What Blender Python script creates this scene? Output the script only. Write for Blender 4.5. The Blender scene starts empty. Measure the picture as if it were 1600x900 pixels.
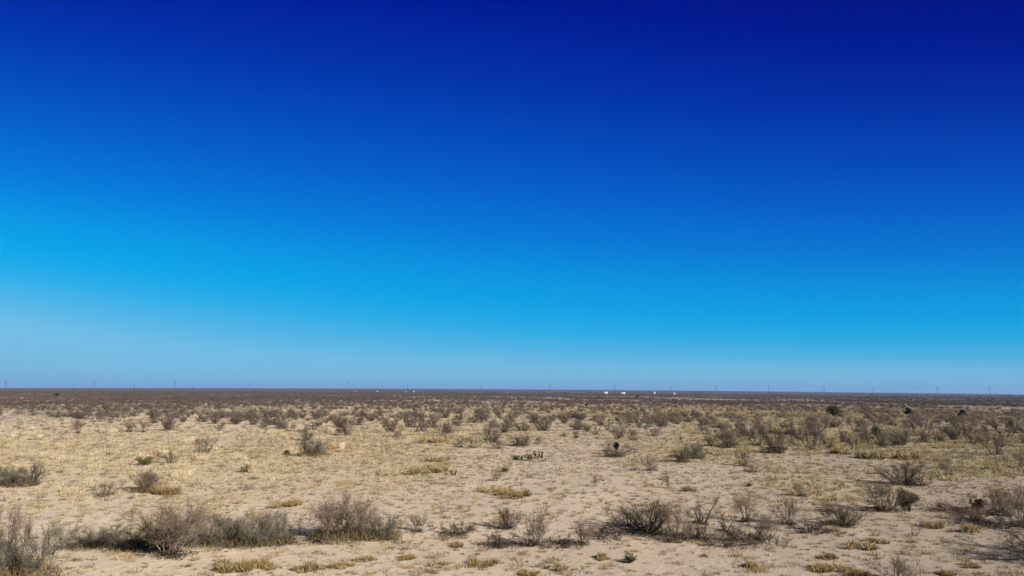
import bpy, math, random
import numpy as np

scn = bpy.context.scene
col = scn.collection
rng = np.random.default_rng(7)
random.seed(7)
R = math.radians

# ------------------------------------------------------------------ helpers
def srgb(r, g, b):
    f = lambda c: (c / 255 / 12.92) if c / 255 <= 0.04045 else ((c / 255 + 0.055) / 1.055) ** 2.4
    return (f(r), f(g), f(b), 1)

def tag(o, label=None, cat=None, group=None, kind=None):
    if label: o['label'] = label
    if cat: o['category'] = cat
    if group: o['group'] = group
    if kind: o['kind'] = kind
    return o

def empty(name, loc=(0, 0, 0), rz=0.0):
    o = bpy.data.objects.new(name, None)
    o.empty_display_size = 0.3
    col.objects.link(o)
    o.location = loc
    o.rotation_euler = (0, 0, rz)
    return o

def copy_tree(o, parent=None):
    c = o.copy()
    col.objects.link(c)
    if parent is not None:
        c.parent = parent
    for ch in list(o.children):
        copy_tree(ch, c)
    return c

class MB:
    """collects triangles and quads, builds ONE mesh object"""
    def __init__(s):
        s.v, s.c, s.t, s.q, s.tm, s.qm, s.n = [], [], [], [], [], [], 0
    def add(s, v, tris=None, quads=None, mat=0, c=None):
        v = np.asarray(v, np.float32).reshape(-1, 3)
        s.v.append(v)
        if c is None: c = np.ones((len(v), 3), np.float32)
        c = np.broadcast_to(np.asarray(c, np.float32), (len(v), 3))
        s.c.append(c)
        if tris is not None and len(tris):
            t = np.asarray(tris, np.int64).reshape(-1, 3) + s.n
            s.t.append(t); s.tm.append(np.full(len(t), mat))
        if quads is not None and len(quads):
            q = np.asarray(quads, np.int64).reshape(-1, 4) + s.n
            s.q.append(q); s.qm.append(np.full(len(q), mat))
        s.n += len(v)
    def verts(s):
        return np.concatenate(s.v)
    def box(s, x0, x1, y0, y1, z0, z1, mat=0):
        v = [(x, y, z) for z in (z0, z1) for y in (y0, y1) for x in (x0, x1)]
        s.add(v, quads=[(0, 2, 3, 1), (4, 5, 7, 6), (0, 1, 5, 4), (2, 6, 7, 3), (0, 4, 6, 2), (1, 3, 7, 5)], mat=mat)
    def tube(s, pts, rad, sides=5, mat=0, c=None, cap=True):
        pts = np.asarray(pts, float); k = len(pts)
        rad = np.broadcast_to(np.asarray(rad, float), (k,))
        d = np.gradient(pts, axis=0); d /= np.linalg.norm(d, axis=1, keepdims=True) + 1e-9
        ref = np.array([0.31, 0.52, 0.79]) if abs(d[0] @ np.array([0.31, 0.52, 0.79])) < 0.9 else np.array([1., 0, 0])
        a = np.cross(d, ref); a /= np.linalg.norm(a, axis=1, keepdims=True) + 1e-9
        b = np.cross(d, a)
        th = np.arange(sides) * 2 * math.pi / sides
        v = pts[:, None, :] + rad[:, None, None] * (np.cos(th)[None, :, None] * a[:, None, :] + np.sin(th)[None, :, None] * b[:, None, :])
        q = []
        for i in range(k - 1):
            for j in range(sides):
                j2 = (j + 1) % sides
                q.append((i * sides + j, i * sides + j2, (i + 1) * sides + j2, (i + 1) * sides + j))
        t = []
        if cap:
            for j in range(1, sides - 1):
                t.append((0, j + 1, j)); e = (k - 1) * sides; t.append((e, e + j, e + j + 1))
        s.add(v.reshape(-1, 3), tris=t, quads=q, mat=mat, c=c)
    def cones(s, P0, P1, r, mat=0, c=None, g=None):
        g = g or rng
        P0 = np.asarray(P0, float); P1 = np.asarray(P1, float); n = len(P0)
        if n == 0: return
        d = P1 - P0; d /= np.linalg.norm(d, axis=1, keepdims=True) + 1e-9
        a = np.cross(d, g.normal(size=(n, 3))); a /= np.linalg.norm(a, axis=1, keepdims=True) + 1e-9
        b = np.cross(d, a)
        r = np.broadcast_to(np.asarray(r, float), (n,))[:, None]
        V = np.empty((n, 4, 3))
        for k in range(3):
            V[:, k] = P0 + r * (math.cos(k * 2.0944) * a + math.sin(k * 2.0944) * b)
        V[:, 3] = P1
        base = (np.arange(n) * 4)[:, None]
        T = np.concatenate([base + np.array([[0, 1, 3]]), base + np.array([[1, 2, 3]]), base + np.array([[2, 0, 3]])])
        cc = None if c is None else np.repeat(np.broadcast_to(np.asarray(c, float), (n, 3)), 4, axis=0)
        s.add(V.reshape(-1, 3), tris=T, mat=mat, c=cc)
    def blades(s, P0, P1, w, mat=0, c=None):
        """flat pointed blades (grass, leaves)"""
        n = len(P0)
        if n == 0: return
        d = P1 - P0
        a = np.cross(d, rng.normal(size=(n, 3))); a /= np.linalg.norm(a, axis=1, keepdims=True) + 1e-9
        w = np.broadcast_to(np.asarray(w, float), (n,))[:, None]
        V = np.empty((n, 3, 3)); V[:, 0] = P0 - a * w / 2; V[:, 1] = P0 + a * w / 2; V[:, 2] = P1
        cc = None if c is None else np.repeat(np.broadcast_to(np.asarray(c, float), (n, 3)), 3, axis=0)
        s.add(V.reshape(-1, 3), tris=np.arange(n * 3).reshape(-1, 3), mat=mat, c=cc)
    def bent_blades(s, P0, P1, w, sag, mat=0, c=None):
        n = len(P0)
        if n == 0: return
        d = P1 - P0
        a = np.cross(d, rng.normal(size=(n, 3))); a /= np.linalg.norm(a, axis=1, keepdims=True) + 1e-9
        w = np.broadcast_to(np.asarray(w, float), (n,))[:, None]
        M = P0 + d * 0.55; M[:, 2] += sag
        V = np.empty((n, 5, 3)); V[:, 0] = P0 - a * w / 2; V[:, 1] = P0 + a * w / 2
        V[:, 2] = M + a * w * .4; V[:, 3] = M - a * w * .4; V[:, 4] = P1
        base = (np.arange(n) * 5)[:, None]
        cc = None if c is None else np.repeat(np.broadcast_to(np.asarray(c, float), (n, 3)), 5, axis=0)
        s.add(V.reshape(-1, 3), tris=base + np.array([[3, 2, 4]]), quads=base + np.array([[0, 1, 2, 3]]), mat=mat, c=cc)
    def mesh(s, name, mats, smooth=False):
        me = bpy.data.meshes.new(name)
        v = np.concatenate(s.v).astype(np.float32)
        t = np.concatenate(s.t) if s.t else np.zeros((0, 3), np.int64)
        q = np.concatenate(s.q) if s.q else np.zeros((0, 4), np.int64)
        mi = np.concatenate((s.tm or [np.zeros(0)]) + (s.qm or [np.zeros(0)])).astype(np.int32)
        me.vertices.add(len(v)); me.vertices.foreach_set('co', v.ravel())
        me.loops.add(t.size + q.size)
        me.loops.foreach_set('vertex_index', np.concatenate([t.ravel(), q.ravel()]).astype(np.int32))
        me.polygons.add(len(t) + len(q))
        me.polygons.foreach_set('loop_start', np.concatenate([np.arange(len(t)) * 3, t.size + np.arange(len(q)) * 4]).astype(np.int32))
        for m in mats: me.materials.append(m)
        me.polygons.foreach_set('material_index', mi)
        if smooth: me.polygons.foreach_set('use_smooth', np.ones(len(mi), bool))
        at_ = me.color_attributes.new('tint', 'FLOAT_COLOR', 'POINT')
        c = np.concatenate(s.c); c4 = np.ones((len(c), 4), np.float32); c4[:, :3] = c
        at_.data.foreach_set('color', c4.ravel())
        me.update(calc_edges=True); me.validate()
        return me
    def build(s, name, mats, parent=None, smooth=False):
        if not isinstance(mats, (list, tuple)): mats = [mats]
        o = bpy.data.objects.new(name, s.mesh(name, mats, smooth))
        col.objects.link(o)
        if parent is not None: o.parent = parent
        return o

# ------------------------------------------------------------------ value noise and terrain
_tab = np.random.default_rng(3).random((256, 256))
def vnoise(x, y):
    x = np.asarray(x, float); y = np.asarray(y, float)
    xi = np.floor(x).astype(int); yi = np.floor(y).astype(int)
    fx = x - xi; fy = y - yi; fx = fx * fx * (3 - 2 * fx); fy = fy * fy * (3 - 2 * fy)
    g = lambda a, b: _tab[a & 255, b & 255]
    return (g(xi, yi) * (1 - fx) + g(xi + 1, yi) * fx) * (1 - fy) + (g(xi, yi + 1) * (1 - fx) + g(xi + 1, yi + 1) * fx) * fy
def fbm(x, y, o=3):
    s = 0; a = 0.5; t = 0
    for k in range(o):
        s = s + a * vnoise(x * 2 ** k + 17.3 * k, y * 2 ** k + 9.1 * k); t += a; a *= .5
    return s / t
def sstep(a, b, x):
    t = np.clip((x - a) / (b - a), 0, 1); return t * t * (3 - 2 * t)

F = 1080.0                      # focal length in photo pixels (1600 wide)
CAMH = 8.0
def ground_z(x, y):
    x = np.asarray(x, float); y = np.asarray(y, float)
    d = np.hypot(x, y); az = np.degrees(np.arctan2(x, y))
    near = (fbm(x / 26, y / 26) - .5) * 0.7 + (fbm(x / 5 + 40, y / 5) - .5) * 0.22 + (fbm(x / 1.1, y / 1.1 + 70, 2) - .5) * 0.07
    near = near * (1 - sstep(150, 700, d)) * sstep(2, 10, d)
    bump = np.clip(1 - (az / 36.5) ** 2, -0.25, 1) * 24
    far = sstep(1200, 9000, d) * (7.5 + bump)
    return near + far

# camera frame
PITCH = math.atan(161.5 / F); ROLL = R(0.36)
cam_d = bpy.data.cameras.new('camera'); cam = bpy.data.objects.new('camera', cam_d); col.objects.link(cam)
cam_d.sensor_width = 36; cam_d.lens = 36 * F / 1600; cam_d.clip_start = 0.5; cam_d.clip_end = 40000
cam.location = (0, 0, CAMH)
from mathutils import Matrix, Vector
Mrot = Matrix.Rotation(math.pi / 2 + PITCH, 3, 'X') @ Matrix.Rotation(ROLL, 3, 'Z')
cam.rotation_euler = Mrot.to_euler()
scn.camera = cam
MR = np.array(Mrot)

def at(px, py, dist=None):
    """ground point seen at photo pixel px, py (or the point at forward distance dist along that bearing)"""
    d = MR @ np.array([(px - 800) / F, -(py - 450) / F, -1.0])
    if dist is not None:
        t = dist / d[1]; x, y = d[0] * t, d[1] * t
        return np.array([x, y, float(ground_z(x, y))])
    z = 0.0
    for _ in range(8):
        t = (z - CAMH) / min(d[2], -1e-4)
        x, y = d[0] * t, d[1] * t
        z = float(ground_z(x, y))
    return np.array([x, y, z])
def to_px(x, y, z=0.0):
    p = np.stack([np.asarray(x, float), np.asarray(y, float), np.broadcast_to(np.asarray(z, float) - CAMH, np.shape(x))], -1) @ MR
    return 800 + F * p[..., 0] / -p[..., 2], 450 - F * p[..., 1] / -p[..., 2]

# ------------------------------------------------------------------ materials
def new_mat(name):
    m = bpy.data.materials.new(name); m.use_nodes = True
    nt = m.node_tree; b = nt.nodes['Principled BSDF']
    b.inputs['Roughness'].default_value = 0.9
    if 'Specular IOR Level' in b.inputs: b.inputs['Specular IOR Level'].default_value = 0.15
    return m, nt, b
def N(nt, typ, **kw):
    n = nt.nodes.new(typ)
    for k, v in kw.items():
        if k in n.inputs.keys() if isinstance(k, str) else False: n.inputs[k].default_value = v
        else: setattr(n, k, v)
    return n
def noise(nt, vec, scale, detail=4, rough=.6):
    n = nt.nodes.new('ShaderNodeTexNoise'); n.inputs['Scale'].default_value = scale
    n.inputs['Detail'].default_value = detail; n.inputs['Roughness'].default_value = rough
    if vec is not None: nt.links.new(vec, n.inputs['Vector'])
    return n.outputs['Fac']
def ramp(nt, fac, stops, interp='LINEAR'):
    n = nt.nodes.new('ShaderNodeValToRGB'); n.color_ramp.interpolation = interp
    e = n.color_ramp.elements
    while len(e) < len(stops): e.new(0.5)
    for k, (p, c) in enumerate(stops):
        e[k].position = p; e[k].color = c if len(c) == 4 else (*c, 1)
    nt.links.new(fac, n.inputs['Fac'])
    return n.outputs['Color']
def mix(nt, fac, a, b, blend='MIX'):
    n = nt.nodes.new('ShaderNodeMix'); n.data_type = 'RGBA'; n.blend_type = blend
    for sock, val in ((n.inputs[0], fac), (n.inputs[6], a), (n.inputs[7], b)):
        if isinstance(val, (int, float)): sock.default_value = val
        elif isinstance(val, tuple): sock.default_value = val if len(val) == 4 else (*val, 1)
        else: nt.links.new(val, sock)
    return n.outputs[2]
def math_(nt, op, a, b=None, c=None, clamp=False):
    n = nt.nodes.new('ShaderNodeMath'); n.operation = op; n.use_clamp = clamp
    for k, val in enumerate((a, b, c)):
        if val is None: continue
        if isinstance(val, (int, float)): n.inputs[k].default_value = val
        else: nt.links.new(val, n.inputs[k])
    return n.outputs[0]

def plant_mat(name, rgb, var=0.35, scale=2.5, hue=(1, .9, .75)):
    """vegetation: base colour x per-element tint x per-plant variation x noise"""
    m, nt, b = new_mat(name)
    at_ = nt.nodes.new('ShaderNodeAttribute'); at_.attribute_name = 'tint'
    oi = nt.nodes.new('ShaderNodeObjectInfo')
    tc = nt.nodes.new('ShaderNodeTexCoord')
    n = noise(nt, tc.outputs['Object'], scale, 3)
    v = math_(nt, 'MULTIPLY_ADD', n, var * 2, 1 - var)
    v2 = math_(nt, 'MULTIPLY_ADD', oi.outputs['Random'], 0.4, 0.8)
    v = math_(nt, 'MULTIPLY', v, v2)
    c = mix(nt, 1.0, (*rgb, 1), at_.outputs['Color'], 'MULTIPLY')
    warm = tuple(x * y for x, y in zip(rgb, hue))
    w = math_(nt, 'FRACT', math_(nt, 'MULTIPLY', oi.outputs['Random'], 7.3))
    c2 = mix(nt, math_(nt, 'MULTIPLY', w, 0.6), c, mix(nt, 1.0, (*warm, 1), at_.outputs['Color'], 'MULTIPLY'))
    cv = nt.nodes.new('ShaderNodeCombineColor')
    for k in range(3): nt.links.new(v, cv.inputs[k])
    out = mix(nt, 1.0, c2, cv.outputs[0], 'MULTIPLY')
    nt.links.new(out, b.inputs['Base Color'])
    return m

M = {}
M['stem'] = plant_mat('bark_grey_brown', (.105, .085, .072))
M['stem_dark'] = plant_mat('bark_dark', (.045, .036, .031))
M['stem_pale'] = plant_mat('bark_pale', (.22, .18, .15))
M['twig'] = plant_mat('twigs_grey_brown', (.122, .094, .074))
M['twig_dark'] = plant_mat('twigs_dark', (.070, .054, .045))
M['twig_green'] = plant_mat('twigs_grey_green', (.105, .094, .072))
M['twig_red'] = plant_mat('twigs_reddish', (.190, .130, .105))
M['twig_purple'] = plant_mat('twigs_purple_brown', (.112, .088, .075))
M['litter'] = plant_mat('shade_litter', (.050, .040, .030))
M['leaf_dark'] = plant_mat('leaves_dark_green', (.044, .048, .020))
M['leaf_black'] = plant_mat('leaves_near_black', (.010, .009, .008))
M['leaf_olive'] = plant_mat('leaves_olive', (.165, .135, .065))
M['leaf_gold'] = plant_mat('leaves_golden', (.245, .182, .092))
M['leaf_straw'] = plant_mat('leaves_straw', (.262, .214, .122))
M['leaf_green'] = plant_mat('leaves_green', (.075, .075, .022))
M['cactus'] = plant_mat('cactus_green', (.090, .080, .038))
M['grass'] = plant_mat('dry_grass', (1, 1, 1), 0.12, 0.4, (1, 1, 1))
M['scrub'] = plant_mat('far_scrub', (1, 1, 1), 0.1, 0.05, (1, 1, 1))

def plain(name, rgb, rough=.7, var=.12, scale=3.0, metal=0.0):
    m, nt, b = new_mat(name)
    tc = nt.nodes.new('ShaderNodeTexCoord')
    n = noise(nt, tc.outputs['Object'], scale, 5)
    c = ramp(nt, n, [(.3, tuple(x * (1 - var) for x in rgb)), (.7, tuple(min(1, x * (1 + var)) for x in rgb))])
    nt.links.new(c, b.inputs['Base Color']); b.inputs['Roughness'].default_value = rough
    b.inputs['Metallic'].default_value = metal
    return m
M['steel'] = plain('galvanised_steel', (.10, .105, .11), .6)
M['wood'] = plain('weathered_wood', (.045, .036, .03), .9)
M['white'] = plain('white_painted_metal', (.40, .40, .41), .5, .05)
M['hazed'] = plain('hazed_white_metal', (.26, .26, .27), .6, .08)  # white paint with the dimming of distant haze put into its colour
M['roof_w'] = plain('white_roof_sheet', (.44, .45, .47), .5, .05)
M['door'] = plain('grey_door', (.25, .25, .26), .6)
M['stone_w'] = plain('white_stone', (.72, .68, .62), .8, .15, 12)
M['stone_p'] = plain('pale_pink_rock', (.45, .335, .27), .85, .25, 3)

# ------------------------------------------------------------------ ground cover layout
STRAW = [(150, 705, 330, 42, .36), (690, 680, 130, 26, .42), (650, 738, 75, 22, .40), (1350, 690, 330, 30, .42), (1040, 712, 110, 18, .25),
         (1250, 757, 110, 24, .30), (520, 700, 120, 20, .25), (450, 740, 150, 30, .12), (1040, 645, 400, 12, .3), (90, 760, 180, 30, .15),
         (1520, 735, 110, 22, .25), (1290, 790, 70, 20, .10), (500, 650, 300, 12, .15), (1250, 655, 350, 14, .2)]
BARE = [(950, 765, 260, 42, .34), (1430, 860, 300, 45, .40), (740, 706, 130, 9, .42), (700, 800, 260, 24, .22), (1100, 880, 400, 30, .32),
        (140, 815, 150, 14, .18), (880, 708, 110, 18, .28), (1280, 725, 160, 16, .25), (1520, 760, 120, 12, .3), (560, 880, 260, 26, .12), (1560, 800, 100, 18, .15)]
def cover(x, y):
    px, py = to_px(np.asarray(x, float), np.maximum(np.asarray(y, float), 4.0))
    c = np.full(np.shape(px), 0.38)
    for a, b, ra, rb, s in STRAW: c = c + s * np.exp(-(((px - a) / ra) ** 2 + ((py - b) / rb) ** 2))
    for a, b, ra, rb, s in BARE: c = c - s * np.exp(-(((px - a) / ra) ** 2 + ((py - b) / rb) ** 2))
    c = c + (fbm(np.asarray(x) / 7, np.asarray(y) / 9 + 5) - .5) * .55
    return np.clip(c, 0, 1)
def tone(x, y):
    """how far ground and grass colours dim toward the right"""
    az = np.degrees(np.arctan2(x, np.maximum(y, 1.0)))
    return np.clip(.5 + az / 66, 0, 1) ** 1.7  # lens darkening, put into the soil and grass colour

# ------------------------------------------------------------------ ground sheet
def make_ground():
    nr, ns = 236, 1000
    rr = np.concatenate([[3.0], 3.4 * (9000 / 3.4) ** (np.arange(nr) / (nr - 1))])
    th = np.arange(ns) * 2 * math.pi / ns
    X = rr[:, None] * np.sin(th)[None]; Y = rr[:, None] * np.cos(th)[None]
    Z = ground_z(X, Y)
    V = np.stack([X, Y, Z], -1).reshape(-1, 3)
    V = np.concatenate([V, [[0, 0, float(ground_z(0.01, 0.01))]]])
    nR = len(rr); i = np.arange(nR - 1)[:, None] * ns; j = np.arange(ns)[None]; j2 = (j + 1) % ns
    Q = np.stack([i + j, i + j2, i + ns + j2, i + ns + j], -1).reshape(-1, 4)[:, ::-1]
    T = np.stack([np.full(ns, nR * ns), (np.arange(ns) + 1) % ns, np.arange(ns)], -1)
    d = np.hypot(X, Y)
    cv = cover(X, np.abs(Y)); tn = tone(X, Y)
    left = sstep(60, -420, X / np.maximum(d, 1) * 1000 * .9)
    sc = sstep(230, 700, d * (1 + .5 * left)) * (0.35 + .65 * sstep(.25, .6, fbm(X / 60, Y / 140))) + sstep(900, 2200, d)
    C = np.stack([cv, tn, np.clip(sc, 0, 1)], -1).reshape(-1, 3); C = np.concatenate([C, [[.3, .5, 0]]])
    mb = MB(); mb.add(V, tris=T, quads=Q, c=C)
    m, nt, b = new_mat('desert_soil')
    at_ = nt.nodes.new('ShaderNodeAttribute'); at_.attribute_name = 'tint'
    sp = nt.nodes.new('ShaderNodeSeparateColor'); nt.links.new(at_.outputs['Color'], sp.inputs[0])
    tc = nt.nodes.new('ShaderNodeTexCoord'); P = tc.outputs['Object']
    big = noise(nt, P, .12, 5, .6); mid = noise(nt, P, .9, 6, .65); fine = noise(nt, P, 7, 5, .7); grit = noise(nt, P, 30, 3, .7)
    sandL = mix(nt, big, (.465, .38, .29), (.55, .46, .355))
    sandR = mix(nt, big, (.262, .214, .172), (.32, .262, .210))
    sand = mix(nt, sp.outputs[1], sandL, sandR)
    strawL = mix(nt, mid, (.43, .345, .225), (.51, .415, .27)); strawR = mix(nt, mid, (.235, .195, .110), (.30, .25, .145))
    straw = mix(nt, sp.outputs[1], strawL, strawR)
    k = math_(nt, 'ADD', sp.outputs[0], math_(nt, 'MULTIPLY_ADD', mid, .9, -.45))
    k = math_(nt, 'ADD', k, math_(nt, 'MULTIPLY_ADD', fine, .5, -.25))
    mk = nt.nodes.new('ShaderNodeMapRange'); mk.interpolation_type = 'SMOOTHSTEP'
    mk.inputs[1].default_value = .32; mk.inputs[2].default_value = .68; nt.links.new(k, mk.inputs[0])
    c = mix(nt, math_(nt, 'MULTIPLY', mk.outputs[0], .85), sand, straw)
    # reddish dead litter in scattered patches, small dark debris
    red = ramp(nt, noise(nt, P, .35, 5, .7), [(.60, (0, 0, 0)), (.72, (1, 1, 1))])
    c = mix(nt, math_(nt, 'MULTIPLY', red, .5), c, (.28, .175, .12))
    deb = ramp(nt, noise(nt, P, 2.6, 4, .75), [(.60, (0, 0, 0)), (.70, (1, 1, 1))])
    c = mix(nt, math_(nt, 'MULTIPLY', deb, .5), c, (.15, .11, .07))
    deb2 = ramp(nt, noise(nt, P, 9, 3, .7), [(.62, (0, 0, 0)), (.70, (1, 1, 1))])
    c = mix(nt, math_(nt, 'MULTIPLY', deb2, .45), c, (.15, .11, .08))
    g = math_(nt, 'MULTIPLY_ADD', fine, .5, .75); g = math_(nt, 'MULTIPLY', g, math_(nt, 'MULTIPLY_ADD', grit, .4, .8))
    cv_ = nt.nodes.new('ShaderNodeCombineColor')
    for q in range(3): nt.links.new(g, cv_.inputs[q])
    c = mix(nt, 1.0, c, cv_.outputs[0], 'MULTIPLY')
    # far off the soil lies under continuous low brush
    brush = mix(nt, noise(nt, P, .02, 6, .7), (.058, .042, .039), (.105, .078, .060))
    c = mix(nt, sp.outputs[2], c, brush)
    nt.links.new(c, b.inputs['Base Color']); b.inputs['Roughness'].default_value = .95
    hgt = math_(nt, 'ADD', math_(nt, 'MULTIPLY', noise(nt, P, 1.6, 6, .6), .10), math_(nt, 'MULTIPLY', fine, .03))
    bp = nt.nodes.new('ShaderNodeBump'); bp.inputs['Strength'].default_value = .8; bp.inputs['Distance'].default_value = 1.0
    nt.links.new(hgt, bp.inputs['Height']); nt.links.new(bp.outputs[0], b.inputs['Normal'])
    o = mb.build('ground', m, smooth=True)
    tag(o, 'flat sandy desert plain with straw litter reaching to the horizon', 'ground', kind='structure')
make_ground()

# ------------------------------------------------------------------ shrub prototypes
def unit(v): return v / (np.linalg.norm(v, axis=-1, keepdims=True) + 1e-9)
def grow(seed, H=2.0, W=2.8, stems=9, tilt=(10, 60), nb=5, nt_=7, nf=4, r0=.022, curve=.35, wob=.12, tl=.34, fine_r=.0035, up=.25, base_r=.10, lev=.25):
    """bare multi-stemmed shrub; returns (stem builder, twig builder) scaled to height H, width W"""
    g = np.random.default_rng(seed)
    S, T = MB(), MB()
    polys = []; P0, P1, RR = [], [], []
    for i in range(stems):
        az = 2 * math.pi * (i + g.uniform(-.4, .4)) / stems
        ti = R(g.uniform(*tilt))
        d = np.array([math.sin(ti) * math.cos(az), math.sin(ti) * math.sin(az), math.cos(ti)])
        p = np.array([math.cos(az) * base_r * g.random(), math.sin(az) * base_r * g.random(), -.05])
        L = g.uniform(.75, 1.1) * (1.0 + .25 * math.sin(ti))
        k = 8; pts = [p.copy()]
        for s in range(k):
            d = unit(d + np.array([0, 0, curve / k * g.uniform(.2, 2)]) + g.normal(size=3) * wob)
            p = p + d * L / k; pts.append(p.copy())
        pts = np.array(pts); rr = np.linspace(1, .22, k + 1) * r0 * g.uniform(.7, 1.2)
        polys.append((pts, rr))
        for b in range(nb):
            f = g.uniform(lev, 1.0); q = f * k; a = min(int(q), k - 1); o = pts[a] + (pts[a + 1] - pts[a]) * (q - a)
            dd = unit(unit(pts[a + 1] - pts[a]) + g.normal(size=3) * .55 + np.array([0, 0, up]))
            BL = L * g.uniform(.22, .48) * (1.15 - .5 * f); kb = 4; bp = [o]
            for s in range(kb):
                dd = unit(dd + g.normal(size=3) * .16 + np.array([0, 0, .04])); bp.append(bp[-1] + dd * BL / kb)
            bp = np.array(bp); polys.append((bp, np.linspace(.5, .15, kb + 1) * rr[a] * 1.0))
            m = nt_
            u = g.uniform(.1, 1.0, m) * kb; ia = np.minimum(u.astype(int), kb - 1)
            o2 = bp[ia] + (bp[ia + 1] - bp[ia]) * (u - ia)[:, None]
            d2 = unit(unit(bp[ia + 1] - bp[ia]) + g.normal(size=(m, 3)) * .6 + np.array([0, 0, up]))
            l2 = tl * g.uniform(.4, 1.1, m)[:, None]
            e2 = o2 + d2 * l2
            P0.append(o2); P1.append(e2); RR.append(np.full(m, fine_r * 1.7))
            o3 = np.repeat(o2, nf, 0) + np.repeat(d2 * l2, nf, 0) * g.uniform(.2, .95, (m * nf, 1))
            d3 = unit(np.repeat(d2, nf, 0) + g.normal(size=(m * nf, 3)) * .6 + np.array([0, 0, up * .6]))
            e3 = o3 + d3 * tl * .55 * g.uniform(.4, 1.1, (m * nf, 1))
            P0.append(o3); P1.append(e3); RR.append(np.full(m * nf, fine_r))
    P0 = np.concatenate(P0); P1 = np.concatenate(P1); RR = np.concatenate(RR)
    allp = np.concatenate([P1] + [p for p, _ in polys])
    hz = np.quantile(allp[:, 2], .995); wx = np.quantile(np.abs(allp[:, :2]), .985)
    sc = np.array([W / 2 / wx, W / 2 / wx, H / hz])
    keep = P0[:, 2] > .01
    P0, P1, RR = P0[keep] * sc, P1[keep] * sc, RR[keep]
    P1[:, 2] = np.maximum(P1[:, 2], .02)
    for p, r in polys:
        pp = p * sc; pp[1:, 2] = np.maximum(pp[1:, 2], .03); S.tube(pp, np.maximum(r, .004), 5 if r[0] > .02 else 4)
    c = 1 + g.normal(size=(len(P0), 1)) * .22 + np.zeros((1, 3))
    T.cones(P0, P1, RR, c=np.clip(c, .45, 1.8), g=g)
    return S, T

def shrub_proto(cat, stem_m, twig_m, seed, name='desert_shrub', under=None, litter=None, **kw):  # litter: dark heaps added to blacken the shade at the foot
    H, W = kw.get('H', 2.0), kw.get('W', 2.8)
    S, T = grow(seed, **kw)
    root = empty(name)
    S.build('branches', M[stem_m], root, smooth=True)
    T.build('twig_crown', M[twig_m], root)
    if under:
        g = np.random.default_rng(seed + 99)
        n = under[1]; a = g.uniform(0, 6.283, n); r = W * .42 * np.sqrt(g.random(n)); z0 = g.uniform(0, .25, n) * H * (1 - (r / (W * .5)) ** 2)
        P0 = np.stack([r * np.cos(a), r * np.sin(a), z0], -1)
        d = unit(g.normal(size=(n, 3)) * .6 + np.array([0, 0, 1.0])); P1 = P0 + d * H * .22 * g.uniform(.4, 1.1, (n, 1))
        u = MB(); cc = 1 + g.normal(size=(n, 1)) * .25 + np.zeros((1, 3)); u.blades(P0, P1, .014, c=np.clip(cc, .4, 1.8))
        u.build('foliage', M[under[0]], root)
    if litter:
        # dead twigs, leaves and bark round the foot, added to blacken its shade
        g = np.random.default_rng(seed + 177); n, fr, fh = litter
        q = 7; ca = g.uniform(0, 6.283, q); cr = W * fr * np.sqrt(g.random(q)); i = g.integers(0, q, n); a = g.uniform(0, 6.283, n); r = W * fr * .55 * np.sqrt(g.random(n))
        P0 = np.stack([cr[i] * np.cos(ca[i]) + r * np.cos(a), cr[i] * np.sin(ca[i]) + r * np.sin(a), g.uniform(-.02, 1, n) ** 2 * H * fh], -1)
        d = unit(g.normal(size=(n, 3)) + np.array([0, 0, .35])); u = MB()
        u.blades(P0, P0 + d * .26 * g.uniform(.4, 1.2, (n, 1)), .035, c=np.clip(1 + g.normal(size=(n, 1)) * .35 + np.zeros((1, 3)), .4, 2.2))
        u.build('dead_leaves', M['litter'], root)  # added heap that blackens the shade at the foot
    root['_h'] = H; root['_w'] = W
    return root

PROTO = {}
def reg(kind, *protos): PROTO[kind] = list(protos)
reg('open', *[shrub_proto('open', 'stem', 'twig', 11 + k, stems=10, tilt=(8, 60), nb=7, nt_=7, nf=4, fine_r=.0035, r0=.028, litter=(260, .22, .14)) for k in range(3)])
reg('pale', *[shrub_proto('pale', 'stem_pale', 'twig', 21 + k, stems=16, tilt=(3, 46), nb=8, nt_=9, nf=4, r0=.024, curve=.08, fine_r=.004, litter=(300, .2, .12)) for k in range(2)])
reg('dense', *[shrub_proto('dense', 'stem', 'twig_green', 31 + k, under=('leaf_olive', 1300), stems=26, tilt=(2, 46), nb=7, nt_=7, nf=4, r0=.014, tl=.34, up=.55, base_r=.8, H=1.7, W=2.8, fine_r=.0035, lev=.1, litter=(700, .38, .3)) for k in range(3)])
reg('tall', *[shrub_proto('tall', 'stem', 'twig', 41 + k, litter=(600, .34, .2), under=('leaf_olive', 1300), stems=24, tilt=(2, 42), nb=6, nt_=7, nf=4, r0=.016, up=.5, base_r=.45, fine_r=.004) for k in range(2)])
reg('spread', *[shrub_proto('spread', 'stem_dark', 'twig_dark', 51 + k, litter=(700, .26, .22), stems=14, tilt=(15, 78), nb=7, nt_=8, nf=4, r0=.046, curve=.6, H=1.8, W=3.8, fine_r=.004) for k in range(3)])
reg('fan', *[shrub_proto('fan', 'stem', 'twig', 61 + k, litter=(140, .18, .1), stems=12, tilt=(5, 46), nb=5, nt_=6, nf=3, r0=.018, curve=.1, wob=.07, H=1.8, W=1.9) for k in range(3)])
reg('thin', *[shrub_proto('thin', 'stem', 'twig', 71 + k, stems=5, tilt=(10, 60), nb=4, nt_=4, nf=2, r0=.015, H=1.2, W=1.6, fine_r=.003) for k in range(3)])
reg('red', *[shrub_proto('red', 'stem', 'twig_red', 81 + k, stems=7, tilt=(8, 55), nb=5, nt_=6, nf=4, r0=.014, H=1.4, W=1.7) for k in range(2)])
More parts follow.
